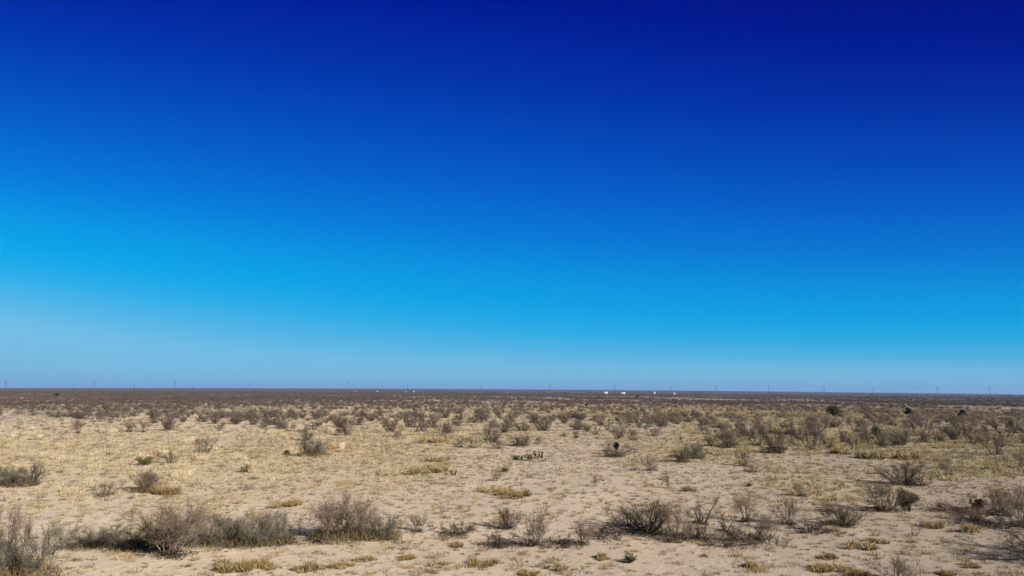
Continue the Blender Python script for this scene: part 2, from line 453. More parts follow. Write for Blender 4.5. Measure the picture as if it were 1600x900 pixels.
reg('twisted', *[shrub_proto('twisted', 'stem_dark', 'twig_dark', 91 + k, litter=(160, .2, .1), stems=4, tilt=(10, 52), nb=5, nt_=4, nf=2, r0=.055, wob=.28, curve=.5, H=2.0, W=2.2, fine_r=.003) for k in range(2)])
reg('fuzzy', *[shrub_proto('fuzzy', 'stem_dark', 'twig_purple', 101 + k, litter=(420, .22, .2), stems=12, tilt=(5, 66), nb=7, nt_=7, nf=4, r0=.034, H=2.0, W=3.0, fine_r=.006) for k in range(4)])
reg('vee', *[shrub_proto('vee', 'stem_dark', 'twig_purple', 111 + k, litter=(200, .15, .1), stems=7, tilt=(18, 50), nb=10, nt_=8, nf=5, r0=.045, H=2.6, W=3.2, lev=.5, fine_r=.006, base_r=.3) for k in range(3)])
reg('fallen', *[shrub_proto('fallen', 'stem_dark', 'twig_dark', 121 + k, litter=(500, .42, .25), stems=17, tilt=(55, 88), nb=7, nt_=6, nf=3, r0=.026, wob=.24, curve=.15, H=.8, W=3.2, base_r=1.1) for k in range(3)])

def leafy_proto(name, leaf_m, seed, H, W, n, leaf=(.10, .035), lump=9, stem='stem_dark', spiky=False):
    g = np.random.default_rng(seed); root = empty(name)
    S = MB(); L = MB(); cen = []
    for k in range(lump):
        a = g.uniform(0, 6.283); r = W * .34 * math.sqrt(g.random()); z = H * (.20 + .58 * g.random()) * (1 - .3 * r / W)
        cen.append((r * math.cos(a), r * math.sin(a), z))
        S.tube(np.array([[g.normal() * .04, g.normal() * .04, -.04], [cen[-1][0] * .4, cen[-1][1] * .4, z * .55], cen[-1]]), [.028, .02, .008], 5)
    cen = np.array(cen); idx = g.integers(0, lump, n)
    rad = np.array([W * .24, W * .24, H * .24]) * g.uniform(.6, 1.15, (lump, 1))
    off = unit(g.normal(size=(n, 3))) * (g.random((n, 1)) ** .45)
    P = cen[idx] + off * rad[idx]; P[:, 2] = np.clip(P[:, 2], .02, None)
    d = unit(off * (1.2 if spiky else .5) + g.normal(size=(n, 3)) * .6 + np.array([0, 0, .35]))
    cc = np.clip(1 + g.normal(size=(n, 1)) * .3 + np.zeros((1, 3)), .35, 2.0)
    L.bent_blades(P, P + d * leaf[0] * g.uniform(.6, 1.3, (n, 1)), leaf[1], .01, c=cc)
    S.build('branches', M[stem], root, smooth=True); L.build('foliage', M[leaf_m], root)
    root['_h'] = H; root['_w'] = W
    return root
reg('evergreen', *[leafy_proto('evergreen_bush', 'leaf_dark', 131 + k, 1.6, 1.6, 5200, (.10, .03), 14) for k in range(3)])
reg('black', *[leafy_proto('evergreen_bush', 'leaf_black', 141 + k, 2.0, 2.0, 3600, (.16, .06), 10) for k in range(2)])
reg('olive', *[leafy_proto('low_green_bush', 'leaf_green', 151 + k, .8, 1.9, 2600, (.13, .02), 9) for k in range(2)])

def rosette_proto(name, leaf_m, seed, n, L, w, H=1.0, flat=.2):
    """a yucca or bunch of stiff blades from one point"""
    g = np.random.default_rng(seed); root = empty(name); B = MB()
    for ring in range(2):
        m = n // 2; a = g.uniform(0, 6.283, m); el = np.arcsin(g.uniform(flat, 1, m))
        d = np.stack([np.cos(el) * np.cos(a), np.cos(el) * np.sin(a), np.sin(el)], -1)
        P0 = np.stack([g.normal(size=m) * .05, g.normal(size=m) * .05, np.full(m, .02)], -1)
        cc = np.clip(1 + g.normal(size=(m, 1)) * .35 + np.zeros((1, 3)), .3, 2)
        B.bent_blades(P0, P0 + d * L * g.uniform(.6, 1.1, (m, 1)), w, .03, c=cc)
    C = MB(); C.tube([(0, 0, -.06), (0, 0, .05), (0, 0, .12)], [.07, .08, .03], 8)
    B.build('leaves', M[leaf_m], root); C.build('stem', M['stem_dark'], root)
    root['_h'] = L * .95; root['_w'] = L * 1.7
    return root
reg('yuccalow', *[rosette_proto('yucca', 'leaf_olive', 161 + k, 150, .62, .035, flat=-.05) for k in range(2)])
reg('yuccadark', rosette_proto('yucca', 'leaf_green', 165, 90, .62, .05, flat=.0))

def grass_clump_proto(leaf_m, seed, n, H, W):
    g = np.random.default_rng(seed); root = empty('grass_clump'); B = MB()
    q = 8; ca = g.uniform(0, 6.283, q); cr = W * .42 * np.sqrt(g.random(q)); ch = g.uniform(.35, 1.05, q); cw = W * g.uniform(.06, .17, q)
    i = g.integers(0, q, n); a = g.uniform(0, 6.283, n); r = np.sqrt(g.random(n))
    P0 = np.stack([cr[i] * np.cos(ca[i]) + cw[i] * r * np.cos(a), cr[i] * np.sin(ca[i]) + cw[i] * r * np.sin(a), np.zeros(n) - .01], -1)
    d = unit(np.stack([np.cos(a) * r * .8, np.sin(a) * r * .8, np.full(n, 1.0)], -1) + g.normal(size=(n, 3)) * .3)
    d[:, 2] = np.abs(d[:, 2])
    P1 = P0 + d * (H * g.uniform(.45, 1.05, n) * ch[i])[:, None]
    cc = np.clip(1 + g.normal(size=(n, 1)) * .28 + np.zeros((1, 3)), .4, 1.9)
    B.bent_blades(P0, P1, .018, .02, c=cc)
    B.build('blades', M[leaf_m], root); root['_h'] = H; root['_w'] = W
    return root
reg('goldgrass', *[grass_clump_proto('leaf_gold', 171 + k, 900, .5, 1.5) for k in range(3)])
reg('olivegrass', *[grass_clump_proto('leaf_straw', 175 + k, 800, .5, 1.2) for k in range(2)])

def pad_mesh(seed):
    g = np.random.default_rng(seed); B = MB(); nu, nv = 10, 7
    u = np.linspace(0, 2 * math.pi, nu, endpoint=False); v = np.linspace(-math.pi / 2, math.pi / 2, nv)
    V = np.array([(math.cos(b) * math.cos(a) * .13 * (1 + .25 * math.sin(b)), math.cos(b) * math.sin(a) * .035, .18 + .18 * math.sin(b)) for b in v for a in u])
    q = [(i * nu + j, i * nu + (j + 1) % nu, (i + 1) * nu + (j + 1) % nu, (i + 1) * nu + j) for i in range(nv - 1) for j in range(nu)]
    B.add(V, quads=q); return B
def cactus_proto(seed, n=14):
    g = np.random.default_rng(seed); root = empty('prickly_pear')
    first = pad_mesh(seed).build('pad', M['cactus'], root, smooth=True); spots = []
    for k in range(n):
        o = first if k == 0 else first.copy()
        if k: col.objects.link(o); o.parent = root
        if k < 6:
            a = k * 1.05 + g.uniform(-.3, .3); rr = g.uniform(.05, .42); o.location = (rr * math.cos(a), rr * math.sin(a), -.02)
            o.rotation_euler = (g.uniform(-.35, .35), g.uniform(-.5, .5), g.uniform(0, 3.1)); spots.append(o)
        else:
            b = spots[(k - 6) % len(spots)]; o.location = (b.location[0] * 1.25, b.location[1] * 1.25, .27)
            o.rotation_euler = (g.uniform(-.4, .4), g.uniform(-.6, .6), g.uniform(0, 3.1))
    root['_h'] = .66; root['_w'] = 1.1
    return root
reg('cactus', *[cactus_proto(181 + k) for k in range(2)])

used = {}
FLIP = random.Random(5)
def place(kind, px, py, h, w, label, cat, group=None, rz=None, name=None, xyz=None, size=None):
    """a plant of that kind standing on the ground where the photo shows its foot; h, w are its photo size in pixels"""
    p = at(px, py) if xyz is None else xyz
    d = math.hypot(p[0], p[1])
    P = PROTO[kind]; k = FLIP.randrange(len(P)); src = P[k]
    key = (kind, k)
    if key not in used: o = src; used[key] = True
    else: o = copy_tree(src)
    H, W = (h * d / F, w * d / F) if size is None else size
    o.location = tuple(p); o.rotation_euler = (0, 0, FLIP.uniform(0, 6.28) if rz is None else rz)
    o.scale = (W / src['_w'], W / src['_w'], H / src['_h'])
    if name: o.name = name
    tag(o, label, cat, group)
    return o

# ------------------------------------------------------------------ plants one can point at
SH = 'bare shrubs on the sand'; RW = 'shrubs in the low hedge-like row'; BT = 'shrubs of the grassy belt'
G = [
 ('pale', 265, 868, 76, 128, 'tall grey many-stemmed shrub in front of the dark low row, black shade beside its foot', SH),
 ('dense', 28, 905, 74, 108, 'bushy grey-green shrub cut off by the bottom left corner', SH),
 ('red', 14, 862, 62, 52, 'reddish twiggy shrub behind the bushy one in the bottom left corner', SH),
 ('dense', 148, 854, 26, 78, 'low grey-green bush at the left end of the dark row', RW),
 ('dense', 205, 854, 28, 84, 'low dark bush just left of the tall grey many-stemmed shrub', RW),
 ('dense', 334, 850, 40, 92, 'grey-green bush just right of the tall grey many-stemmed shrub', RW),
 ('dense', 388, 850, 46, 88, 'taller grey-green bush in the middle of the row, above the golden grass clump', RW),
 ('dense', 432, 848, 42, 70, 'grey-green bush at the right end of the left row, bare gap beside it', RW),
 ('tall', 535, 842, 68, 116, 'tall feathery bush of upright twigs over olive undergrowth', RW),
 ('dense', 596, 840, 38, 74, 'low rounded bush leaning on the right side of the tall feathery bush', RW),
 ('fan', 654, 831, 30, 46, 'small brown bush between the rounded bush and the trailing twigs', RW),
 ('fallen', 714, 833, 20, 74, 'grey trailing twigs lying low, bending up at their right end', SH),
 ('thin', 690, 804, 22, 28, 'wispy grey sprig standing alone behind the trailing twigs', SH),
 ('thin', 637, 857, 22, 50, 'sparse forked twigs on bare sand in front of the small brown bush', SH),
 ('spread', 793, 826, 36, 44, 'dark-footed shrub behind the open grey shrub, left of it', SH),
 ('fallen', 790, 853, 22, 78, 'leaning dark twigs spreading left from under the open grey shrub', SH),
 ('open', 836, 852, 64, 66, 'open grey shrub with pale stems, bare sand all round', SH),
 ('open', 912, 852, 42, 52, 'smaller open grey shrub next to the one with pale stems', SH),
 ('spread', 1012, 832, 52, 116, 'wide dark spreading mesquite with black foot and low arching limbs', SH),
 ('open', 1056, 846, 64, 62, 'forked grey shrub standing in front of the wide dark mesquite', SH),
 ('twisted', 1095, 818, 50, 56, 'gnarled dead trunk with one tall vertical limb', SH),
 ('twisted', 1132, 830, 32, 40, 'short black crooked trunk leaning left above fallen limbs', SH),
 ('fan', 1166, 815, 48, 58, 'pale fan of thin upright stems behind the fallen limbs', SH),
 ('fallen', 1130, 850, 15, 90, 'dark brushwood lying at the foot of the forked grey shrub', SH),
 ('fallen', 1165, 842, 26, 104, 'black fallen limbs sprawling right of the crooked trunk', SH),
 ('open', 985, 822, 30, 56, 'low grey tangle at the left flank of the wide dark mesquite', SH),
 ('spread', 1088, 842, 26, 70, 'low black brush between the forked grey shrub and the crooked trunk', SH),
 ('thin', 1118, 806, 24, 40, 'sparse twigs between the gnarled dead trunk and the pale fan', SH),
 ('open', 1198, 826, 24, 52, 'low grey shrub between the fallen limbs and the vee-shaped bare shrub', SH),
 ('fallen', 1275, 830, 14, 76, 'flat dark twigs on sand right of the vee-shaped bare shrub', SH),
 ('fallen', 945, 838, 14, 90, 'flat grey twigs trailing left from the wide dark mesquite', SH),
 ('fallen', 870, 853, 16, 80, 'dark twigs on the ground between the two open grey shrubs', SH),
 ('open', 1520, 812, 20, 60, 'low brown brush below the prickly pear', SH),
 ('fan', 1572, 806, 30, 46, 'second stand of thin stems beside the grey thicket at the right edge', SH),
 ('fallen', 1560, 820, 14, 96, 'dark flat brush in front of the stand of upright stems', SH),
 ('fan', 1232, 819, 44, 60, 'vee-shaped bare shrub right of the fallen limbs', SH),
 ('thin', 1210, 838, 26, 38, 'small fan of twigs below the vee-shaped bare shrub', SH),
 ('spread', 1318, 822, 30, 66, 'low blackish shrub with dead limbs on sand, left of the dark green rounded bush', SH),
 ('open', 1300, 800, 20, 40, 'faint thin bush behind the low blackish shrub', SH),
 ('open', 1384, 799, 44, 76, 'grey spreading shrub with a long shadow, touching the dark green bush', SH),
 ('spread', 1416, 758, 36, 66, 'spiky shrub alone on sand with crooked black limbs and a long shadow', SH),
 ('thin', 1428, 838, 28, 36, 'little dark sapling on bare ground below the dark green bush', SH),
 ('thin', 1462, 800, 20, 36, 'low grey twigs right of the dark green bush', SH),
 ('fallen', 1496, 800, 14, 84, 'dark dead brush stretching left from the prickly pear', SH),
 ('fan', 1556, 800, 36, 60, 'brown stand of upright stems right of the prickly pear', SH),
 ('open', 1592, 822, 42, 58, 'grey thicket at the right edge below the stand of upright stems', SH),
 ('open', 1588, 790, 30, 50, 'grey thicket at the right edge behind the stand of upright stems', SH),
 ('fan', 1402, 908, 36, 70, 'bare bush cut off by the bottom edge, right of the middle', SH),
 ('spread', 1680, 878, 62, 150, 'dark shrub past the right edge that throws the black streak of shade', SH),
 ('tall', 230, 768, 32, 46, 'grey upright bush with rusty grass at its right foot', SH),
 ('open', 165, 775, 22, 40, 'faint open shrub left of the upright bush with rusty grass', SH),
 ('dense', 22, 759, 28, 64, 'grey bush at the left edge beside the forked dead trunk', SH),
 ('twisted', 49, 758, 34, 46, 'forked dead trunk leaning right beside the grey bush on the left edge', SH),
 ('red', 246, 722, 20, 22, 'reddish sprig between the green bush and the grey open bush', SH),
 ('open', 266, 724, 20, 34, 'grey open bush to the right of the low green bush and reddish sprig', SH),
 ('open', 318, 707, 26, 44, 'dark-footed grey fan shrub alone in pale grass', SH),
 ('thin', 382, 698, 20, 34, 'small grey shrub right of the dark-footed fan shrub', SH),
 ('thin', 428, 695, 18, 26, 'slanting grey shrub left of the pair near the pink rock', SH),
 ('thin', 408, 697, 14, 28, 'short pinkish bush between the small grey and the slanting shrub', SH),
 ('dense', 490, 712, 28, 50, 'rounded grey shrub with black foot just left of the pink rock', SH),
 ('thin', 524, 738, 18, 22, 'tiny dark-footed twig bush below the pink rock', SH),
 ('fuzzy', 478, 688, 20, 28, 'purple-grey ball of twigs behind the rounded grey shrub', BT),
 ('fuzzy', 538, 680, 18, 34, 'dark slanting bush behind the pink rock', BT),
 ('red', 508, 682, 15, 22, 'brownish bush left of the dark slanting bush behind the pink rock', BT),
 ('thin', 568, 692, 20, 20, 'thin shrub right of the pink rock', BT),
 ('fan', 123, 677, 22, 22, 'vee-shaped twig bush standing in pale grass at the left', BT),
 ('thin', 162, 685, 19, 30, 'scraggy bush right of the vee-shaped twig bush', BT),
 ('fan', 201, 675, 20, 26, 'brown bush left of the twin bushes in the left grass', BT),
 ('fan', 223, 675, 17, 22, 'paler bush of the twin bushes in the left grass', BT),
 ('fuzzy', 262, 673, 26, 26, 'tall dark purple bush at the edge of the left grass', BT),
 ('fuzzy', 240, 661, 20, 22, 'round dark bush behind the paler twin bush', BT),
 ('spread', 768, 691, 27, 36, 'black two-stemmed shrub at the head of the bare sand patch', BT),
 ('open', 738, 700, 22, 32, 'leafless shrub in front of the black two-stemmed shrub, left of it', BT),
 ('open', 718, 699, 18, 24, 'smaller leafless shrub at the left end by the bare sand patch', BT),
 ('open', 777, 701, 16, 40, 'wide low shrub right in front of the black two-stemmed shrub', BT),
 ('dense', 814, 697, 18, 36, 'straw-toned low shrub right of the wide low one', BT),
 ('open', 842, 694, 13, 26, 'flat grey shrub right of the straw-toned low shrub', BT),
 ('fuzzy', 850, 673, 25, 42, 'dense purple round shrub above the flat grey shrub', BT),
 ('fuzzy', 795, 669, 22, 26, 'purple shrub left of the dense purple round one', BT),
 ('fuzzy', 882, 662, 22, 26, 'dark shrub right of the dense purple round one', BT),
 ('fuzzy', 968, 686, 24, 32, 'grey fuzzy shrub just behind the dark-headed yucca', BT),
 ('open', 990, 688, 22, 30, 'brown open shrub behind and right of the dark-headed yucca', BT),
 ('open', 985, 707, 15, 26, 'pale twig bush at the right foot of the dark-headed yucca', BT),
 ('dense', 961, 713, 13, 40, 'grey low bush wrapped round the foot of the dark-headed yucca', BT),
 ('open', 950, 705, 16, 26, 'grey twig bush at the left foot of the dark-headed yucca', BT),
 ('open', 1017, 735, 28, 32, 'vee-shaped grey shrub alone on sand, lower right of the yucca', SH),
 ('red', 1043, 763, 26, 28, 'reddish sparse shrub below the vee-shaped grey one', SH),
 ('red', 930, 761, 22, 24, 'pinkish spindly bush amid red litter on the sand', SH),
 ('red', 774, 752, 20, 34, 'thin purplish bush above the golden grass on the sand', SH),
 ('dense', 1068, 722, 24, 26, 'greenish shrub with black shade at its right foot', SH),
 ('dense', 1086, 716, 24, 36, 'larger grey-olive shrub beside the greenish shrub', SH),
 ('thin', 1130, 708, 20, 18, 'thin slanting shrub in pale grass, left of the twin-trunked trees', BT),
 ('open', 1163, 728, 28, 32, 'fine brown shrub with a thin trunk below the twin-trunked trees', SH),
 ('vee', 1185, 697, 42, 46, 'tall twin-trunked mesquite left of the dark dense shrub', BT),
 ('spread', 1212, 708, 36, 44, 'dark dense shrub with black foot between two twin-trunked mesquites', BT),
 ('vee', 1262, 703, 36, 48, 'low-forked mesquite right of the dark dense shrub', BT),
 ('fuzzy', 1240, 684, 26, 36, 'purple bush behind the low-forked mesquite, left of the dome', BT),
 ('fuzzy', 1276, 681, 30, 44, 'large dome of brown twigs behind the low-forked mesquite', BT),
 ('fuzzy', 1302, 668, 18, 32, 'dark flat bush behind the large dome of twigs', BT),
 ('fan', 1337, 703, 28, 32, 'upright dark-stemmed shrub left of three close shrubs in yellow grass', BT),
 ('fuzzy', 1355, 692, 22, 26, 'blackish bush behind the upright dark-stemmed shrub', BT),
 ('fuzzy', 1378, 699, 28, 28, 'purple bush among the three close shrubs in yellow grass', BT),
 ('fuzzy', 1408, 696, 24, 44, 'wide brown bush, rightmost of the three close shrubs in yellow grass', BT),
 ('vee', 1440, 681, 28, 42, 'dark wide-forked shrub above the yellow grass', BT),
 ('fuzzy', 1490, 687, 22, 26, 'narrow purple shrub right of the dark wide-forked one', BT),
 ('fuzzy', 1512, 679, 16, 46, 'long low dark thicket left of the twin-stemmed tree', BT),
 ('vee', 1570, 685, 34, 46, 'twin-stemmed dark tree in yellow grass near the right edge', BT),
 ('vee', 1556, 710, 28, 42, 'pair of black forked stems on bare soil below the twin-stemmed tree', BT),
 ('thin', 1465, 730, 24, 28, 'single thin trunk with a small open crown', SH),
 ('fan', 1482, 742, 22, 38, 'grey low bush right of the single thin trunk', SH),
 ('thin', 1573, 729, 22, 18, 'spindly shrub on the right, below the pair of forked stems', SH),
 ('fan', 1598, 730, 26, 22, 'dark stems cut by the right edge below the twin-stemmed tree', SH),
 ('open', 1250, 775, 22, 36, 'straw-coloured sparse bush on sand left of the spiky shrub', SH),
 ('open', 1178, 738, 14, 34, 'flat purple-grey bush below the fine brown shrub', SH),
 ('fuzzy', 612, 676, 26, 34, 'dark purple bush at the left end of the slanting dark line of bushes', BT),
 ('fuzzy', 640, 668, 24, 32, 'second bush up the slanting dark line, behind the dark purple one', BT),
 ('fuzzy', 678, 668, 26, 28, 'bush with a dark foot at the lower side of the slanting dark line', BT),
 ('fuzzy', 696, 653, 20, 32, 'bush halfway up the slanting dark line of bushes', BT),
 ('fuzzy', 716, 646, 16, 34, 'uppermost bush of the slanting dark line of bushes', BT),
]
for k, x, y, h, w, lab, grp in G:
    cat = 'tree' if ('tree' in lab.split() and 'trees' not in lab) else 'shrub'
    place(k, x, y, h, w, lab, cat, grp)

OTH = [
 ('evergreen', 1421, 799, 33, 29, 'dark green rounded bush beside a grey spreading shrub', 'bush', None),
 ('evergreen', 1303, 650, 16, 22, 'dark green bush in the belt, its top ragged', 'bush', None),
 ('evergreen', 1368, 680, 13, 10, 'small black-green bush above the three close shrubs', 'bush', None),
 ('black', 1420, 648, 11, 11, 'round black bush in the upper right belt', 'bush', None),
 ('black', 1504, 651, 10, 11, 'blackish bush on the upper right, right of the round black one', 'bush', None),
 ('evergreen', 1035, 656, 9, 12, 'dark bush in the belt above the vee-shaped grey shrub', 'bush', None),
 ('black', 916, 635, 6, 5, 'tiny black bush upright in the belt left of the yucca', 'bush', None),
 ('black', 996, 621, 5, 5, 'black speck of a bush under the white buildings', 'bush', None),
 ('black', 87, 619, 4.5, 7, 'low black bush far off at the left near the utility poles', 'bush', None),
 ('olive', 224, 726, 12, 26, 'low green bush left of a reddish sprig', 'bush', None),
 ('evergreen', 448, 709, 6, 9, 'tiny black-green tuft left of the rounded grey shrub', 'bush', None),
 ('yuccalow', 384, 737, 13, 22, 'olive spiky yucca alone in pale grass below the small grey shrub', 'yucca', None),
 ('yuccalow', 788, 737, 10, 18, 'yellow-green spiky tuft above the thin purplish bush', 'yucca', None),
 ('yuccalow', 823, 775, 14, 20, 'yellowish yucca with a black shadow at its left, right of golden grass', 'yucca', None),
 ('yuccadark', 984, 879, 20, 24, 'dark spiky yucca with a black shadow on the bottom sand', 'yucca', None),
 ('yuccadark', 1170, 760, 9, 12, 'small dark spiky yucca on sand below the flat purple-grey bush', 'yucca', None),
 ('cactus', 809, 719, 8, 15, 'leftmost of three green cacti in a row on sand', 'cactus', 'row of three green cacti'),
 ('cactus', 827, 719, 10, 15, 'middle one of three green cacti in a row on sand', 'cactus', 'row of three green cacti'),
 ('cactus', 841, 716, 12, 16, 'rightmost and tallest of three green cacti in a row on sand', 'cactus', 'row of three green cacti'),
 ('cactus', 1530, 796, 14, 20, 'dark prickly pear between dead brush and upright stems', 'cactus', None),
 ('cactus', 709, 743, 9, 12, 'small green cactus at the right end of the pale grass patch', 'cactus', None),
]
for k, x, y, h, w, lab, cat, grp in OTH: place(k, x, y, h, w, lab, cat, grp)

GC = [
 ('goldgrass', 372, 887, 20, 62, 'big golden grass clump below the tall middle bush of the row'),
 ('goldgrass', 412, 888, 15, 40, 'golden grass clump touching the right side of the big one'),
 ('olivegrass', 480, 893, 22, 44, 'upright straw clump at the bottom, right of the two golden clumps'),
 ('goldgrass', 770, 768, 12, 44, 'golden grass clump left of the yellowish yucca, under the purplish bush'),
 ('goldgrass', 797, 776, 12, 52, 'golden grass clump touching the yellowish yucca'),
 ('olivegrass', 1076, 767, 12, 22, 'olive ball of grass right of the reddish sparse shrub'),
 ('goldgrass', 260, 772, 16, 44, 'rusty grass clump at the foot of the grey upright bush'),
 ('olivegrass', 1170, 886, 16, 26, 'lone grass clump on bottom sand, right of the dark spiky yucca'),
 ('olivegrass', 945, 873, 14, 30, 'pale clump left of the dark spiky yucca'),
 ('goldgrass', 1290, 890, 9, 56, 'flat golden clump near the bottom edge left of the cut-off bush'),
 ('goldgrass', 1335, 898, 12, 36, 'golden clump at the bottom edge beside the cut-off bush'),
 ('olivegrass', 1295, 874, 14, 26, 'olive clump behind the flat golden clump'),
 ('olivegrass', 1340, 855, 12, 44, 'wide olive clump on bare soil below the low blackish shrub'),
 ('goldgrass', 1368, 848, 8, 30, 'flat orange clump right of the wide olive one'),
 ('goldgrass', 1512, 885, 8, 26, 'orange clump on bare soil near the bottom right corner'),
 ('goldgrass', 1478, 899, 8, 26, 'orange clump at the bottom edge, right of the cut-off bush'),
 ('goldgrass', 1460, 824, 12, 28, 'golden clump right of the little dark sapling'),
 ('olivegrass', 1510, 830, 18, 30, 'tall pale clump right of the golden clump by the sapling'),
 ('olivegrass', 570, 877, 12, 34, 'straw clump on sand right under the rounded bush'),
 ('goldgrass', 535, 886, 12, 36, 'straw clump left of another, below the feathery bush'),
 ('goldgrass', 632, 873, 10, 30, 'golden clump below the sparse forked twigs'),
 ('olivegrass', 683, 884, 9, 34, 'flat olive clump on bottom sand left of the picture middle'),
 ('goldgrass', 757, 882, 9, 50, 'long flat golden clump on bottom sand near the middle'),
 ('goldgrass', 712, 854, 12, 22, 'upright orange clump below the trailing twigs'),
 ('goldgrass', 828, 897, 10, 34, 'golden clump cut by the bottom edge near the middle'),
 ('olivegrass', 690, 720, 12, 36, 'greenish grass clump above the pale grass patch'),
 ('goldgrass', 450, 791, 14, 42, 'straw clump behind the left end of the tall feathery bush'),
 ('olivegrass', 1360, 717, 20, 36, 'large pale dome of grass in front of the three close shrubs'),
 ('olivegrass', 1318, 709, 18, 30, 'pale grass dome left of the large one, before the upright dark-stemmed shrub'),
 ('olivegrass', 1412, 717, 17, 38, 'pale grass dome right of the large one in yellow grass'),
 ('olivegrass', 1285, 699, 17, 34, 'grass dome at the right foot of the low-forked mesquite'),
 ('olivegrass', 1222, 678, 18, 36, 'grass dome above the dark dense shrub of the belt'),
 ('olivegrass', 1128, 668, 15, 28, 'pale grass dome in the belt above the twin-trunked mesquite, left of it'),
 ('olivegrass', 706, 690, 17, 40, 'bright straw grass mass left of the black two-stemmed shrub'),
 ('olivegrass', 668, 692, 16, 40, 'straw grass mass below the slanting dark line of bushes'),
 ('olivegrass', 650, 740, 16, 40, 'tall pale grass stand on the bare sand left of the small green cactus'),
 ('olivegrass', 680, 738, 18, 44, 'second tall pale grass stand touching the small green cactus'),
 ('olivegrass', 870, 888, 10, 34, 'low clump on bottom sand left of the pale clump by the yucca'),
]
GCG = 'grass clumps that stand out on the sand'
for k, x, y, h, w, lab in GC: place(k, x, y, h, w, lab, 'grass clump', GCG)

# dark-headed soaptree yucca
def soaptree():
    p = at(963, 710); d = math.hypot(p[0], p[1]); s = d / F
    root = empty('tree_yucca', tuple(p)); g = np.random.default_rng(5)
    T = MB(); T.tube([(0, 0, -.1), (.01, 0, 3 * s), (.0, 0, 7 * s), (.02, 0, 12 * s)], [.10, .09, .085, .07], 8)
    sk = MB(); n = 260; a = g.uniform(0, 6.283, n); z = g.uniform(.1, 10 * s, n)
    P0 = np.stack([.08 * np.cos(a), .08 * np.sin(a), z], -1); P1 = P0 + np.stack([.10 * np.cos(a), .10 * np.sin(a), -g.uniform(.1, .3, n)], -1)
    P1[:, 2] = np.maximum(P1[:, 2], .01); sk.blades(P0, P1, .03)
    H = MB(); n = 520; dd = unit(g.normal(size=(n, 3))); c0 = np.array([0, 0, 12.5 * s])
    q0 = c0 + dd * np.array([.1, .1, .16]); q1 = c0 + dd * np.array([6.0 * s, 6.0 * s, 7.2 * s]) * g.uniform(.5, 1.25, (n, 1))
    H.blades(q0, q1, .06, c=np.clip(1 + g.normal(size=(n, 1)) * .3 + np.zeros((1, 3)), .4, 2))
    t = T.build('trunk', M['stem'], root, smooth=True); sk.build('dead_leaves', M['stem'], t); H.build('leaves', M['leaf_black'], root)
    tag(root, 'dark-headed yucca on a short shaggy trunk, its small black shadow on sand', 'yucca')
soaptree()

# pale pink rock with a rusty dead plant beside it
def rock(name, px, py, w, h, mat, label, seed, wide=1.0):
    import bmesh
    p = at(px, py); d = math.hypot(p[0], p[1])
    bm = bmesh.new(); bmesh.ops.create_icosphere(bm, subdivisions=3, radius=1.0)
    g = random.Random(seed); pl = [(Vector((g.gauss(0, 1), g.gauss(0, 1), g.gauss(0, .8))).normalized(), g.uniform(.55, .85)) for _ in range(9)]
    for v in bm.verts:
        for n, c in pl:
            e = v.co.dot(n) - c
            if e > 0: v.co -= n * e
        v.co.z = (v.co.z + .45) ; v.co.x *= w * d / F / 1.7; v.co.y *= w * d / F / 1.7 * wide; v.co.z *= h * d / F / 1.2
    me = bpy.data.meshes.new(name); bm.to_mesh(me); bm.free(); me.materials.append(mat)
    o = bpy.data.objects.new(name, me); col.objects.link(o); o.location = tuple(p)
    tag(o, label, 'rock')
rock('pink_rock', 534, 701, 8.5, 8, M['stone_p'], 'pale pink angular rock among straw grass, rusty dead plant beside it', 3, .8)
rock('white_stone', 491.5, 843, 4, 3, M['stone_w'], 'white stone under the left side of the tall feathery bush', 4)
rock('white_stone', 522, 842, 3, 3, M['stone_w'], 'smaller white stone under the middle of the tall feathery bush', 5)
M['rust'] = plant_mat('rusty_leaves', (.30, .165, .075))
reg('rusty', grass_clump_proto('rust', 191, 700, .6, 1.3))
place('rusty', 521, 702, 10, 17, 'rusty orange dead plant against the left side of the pink rock', 'plant', name='dead_plant')

# ------------------------------------------------------------------ the skyline: transmission towers, poles, white buildings and tanks
def tower_proto(Ht=33.0):
    root = empty('transmission_tower'); m = MB()
    zs = np.linspace(0, Ht, 12); f = 1 - zs / Ht; hw = .45 + 1.35 * f ** 1.2
    for sx in (-1, 1):
        for sy in (-1, 1): m.tube(np.stack([sx * hw, sy * hw, zs], -1), .16, 4)
    for i in range(11):
        a, b = hw[i], hw[i + 1]
        for (p, q) in (((-a, -a), (b, -b)), ((a, -a), (-b, -b)), ((-a, a), (b, b)), ((a, a), (-b, b)), ((-a, -a), (-b, b)), ((a, -a), (b, b))):
            m.tube([(p[0], p[1], zs[i]), (q[0], q[1], zs[i + 1])], .09, 3)
    m.build('lattice_mast', M['steel'], root)
    for z, L in ((Ht - 2.0, 3.4), (Ht - 5.5, 4.6), (Ht - 9.0, 3.8)):
        for s in (-1, 1):
            c = MB(); c.tube([(s * .4, 0, z + .9), (s * L, 0, z)], [.14, .09], 4); c.tube([(s * .5, 0, z - .3), (s * L, 0, z - .02)], [.12, .08], 4)
            a = c.build('crossarm', M['steel'], root)
            n = MB(); n.tube([(s * L, 0, z - .05), (s * L, 0, z - .9), (s * L, 0, z - 1.8)], [.10, .14, .06], 6); n.build('insulator', M['door'], a)
    return root
TW = [(9, 592), (147, 592), (274, 592), (391, 595), (463, 595), (544, 595), (592, 596), (637, 595), (752, 595), (859, 596), (961, 598), (1048, 601),
      (1119, 602), (1201, 602), (1287, 604), (1364, 604), (1464, 604), (1545, 605)]
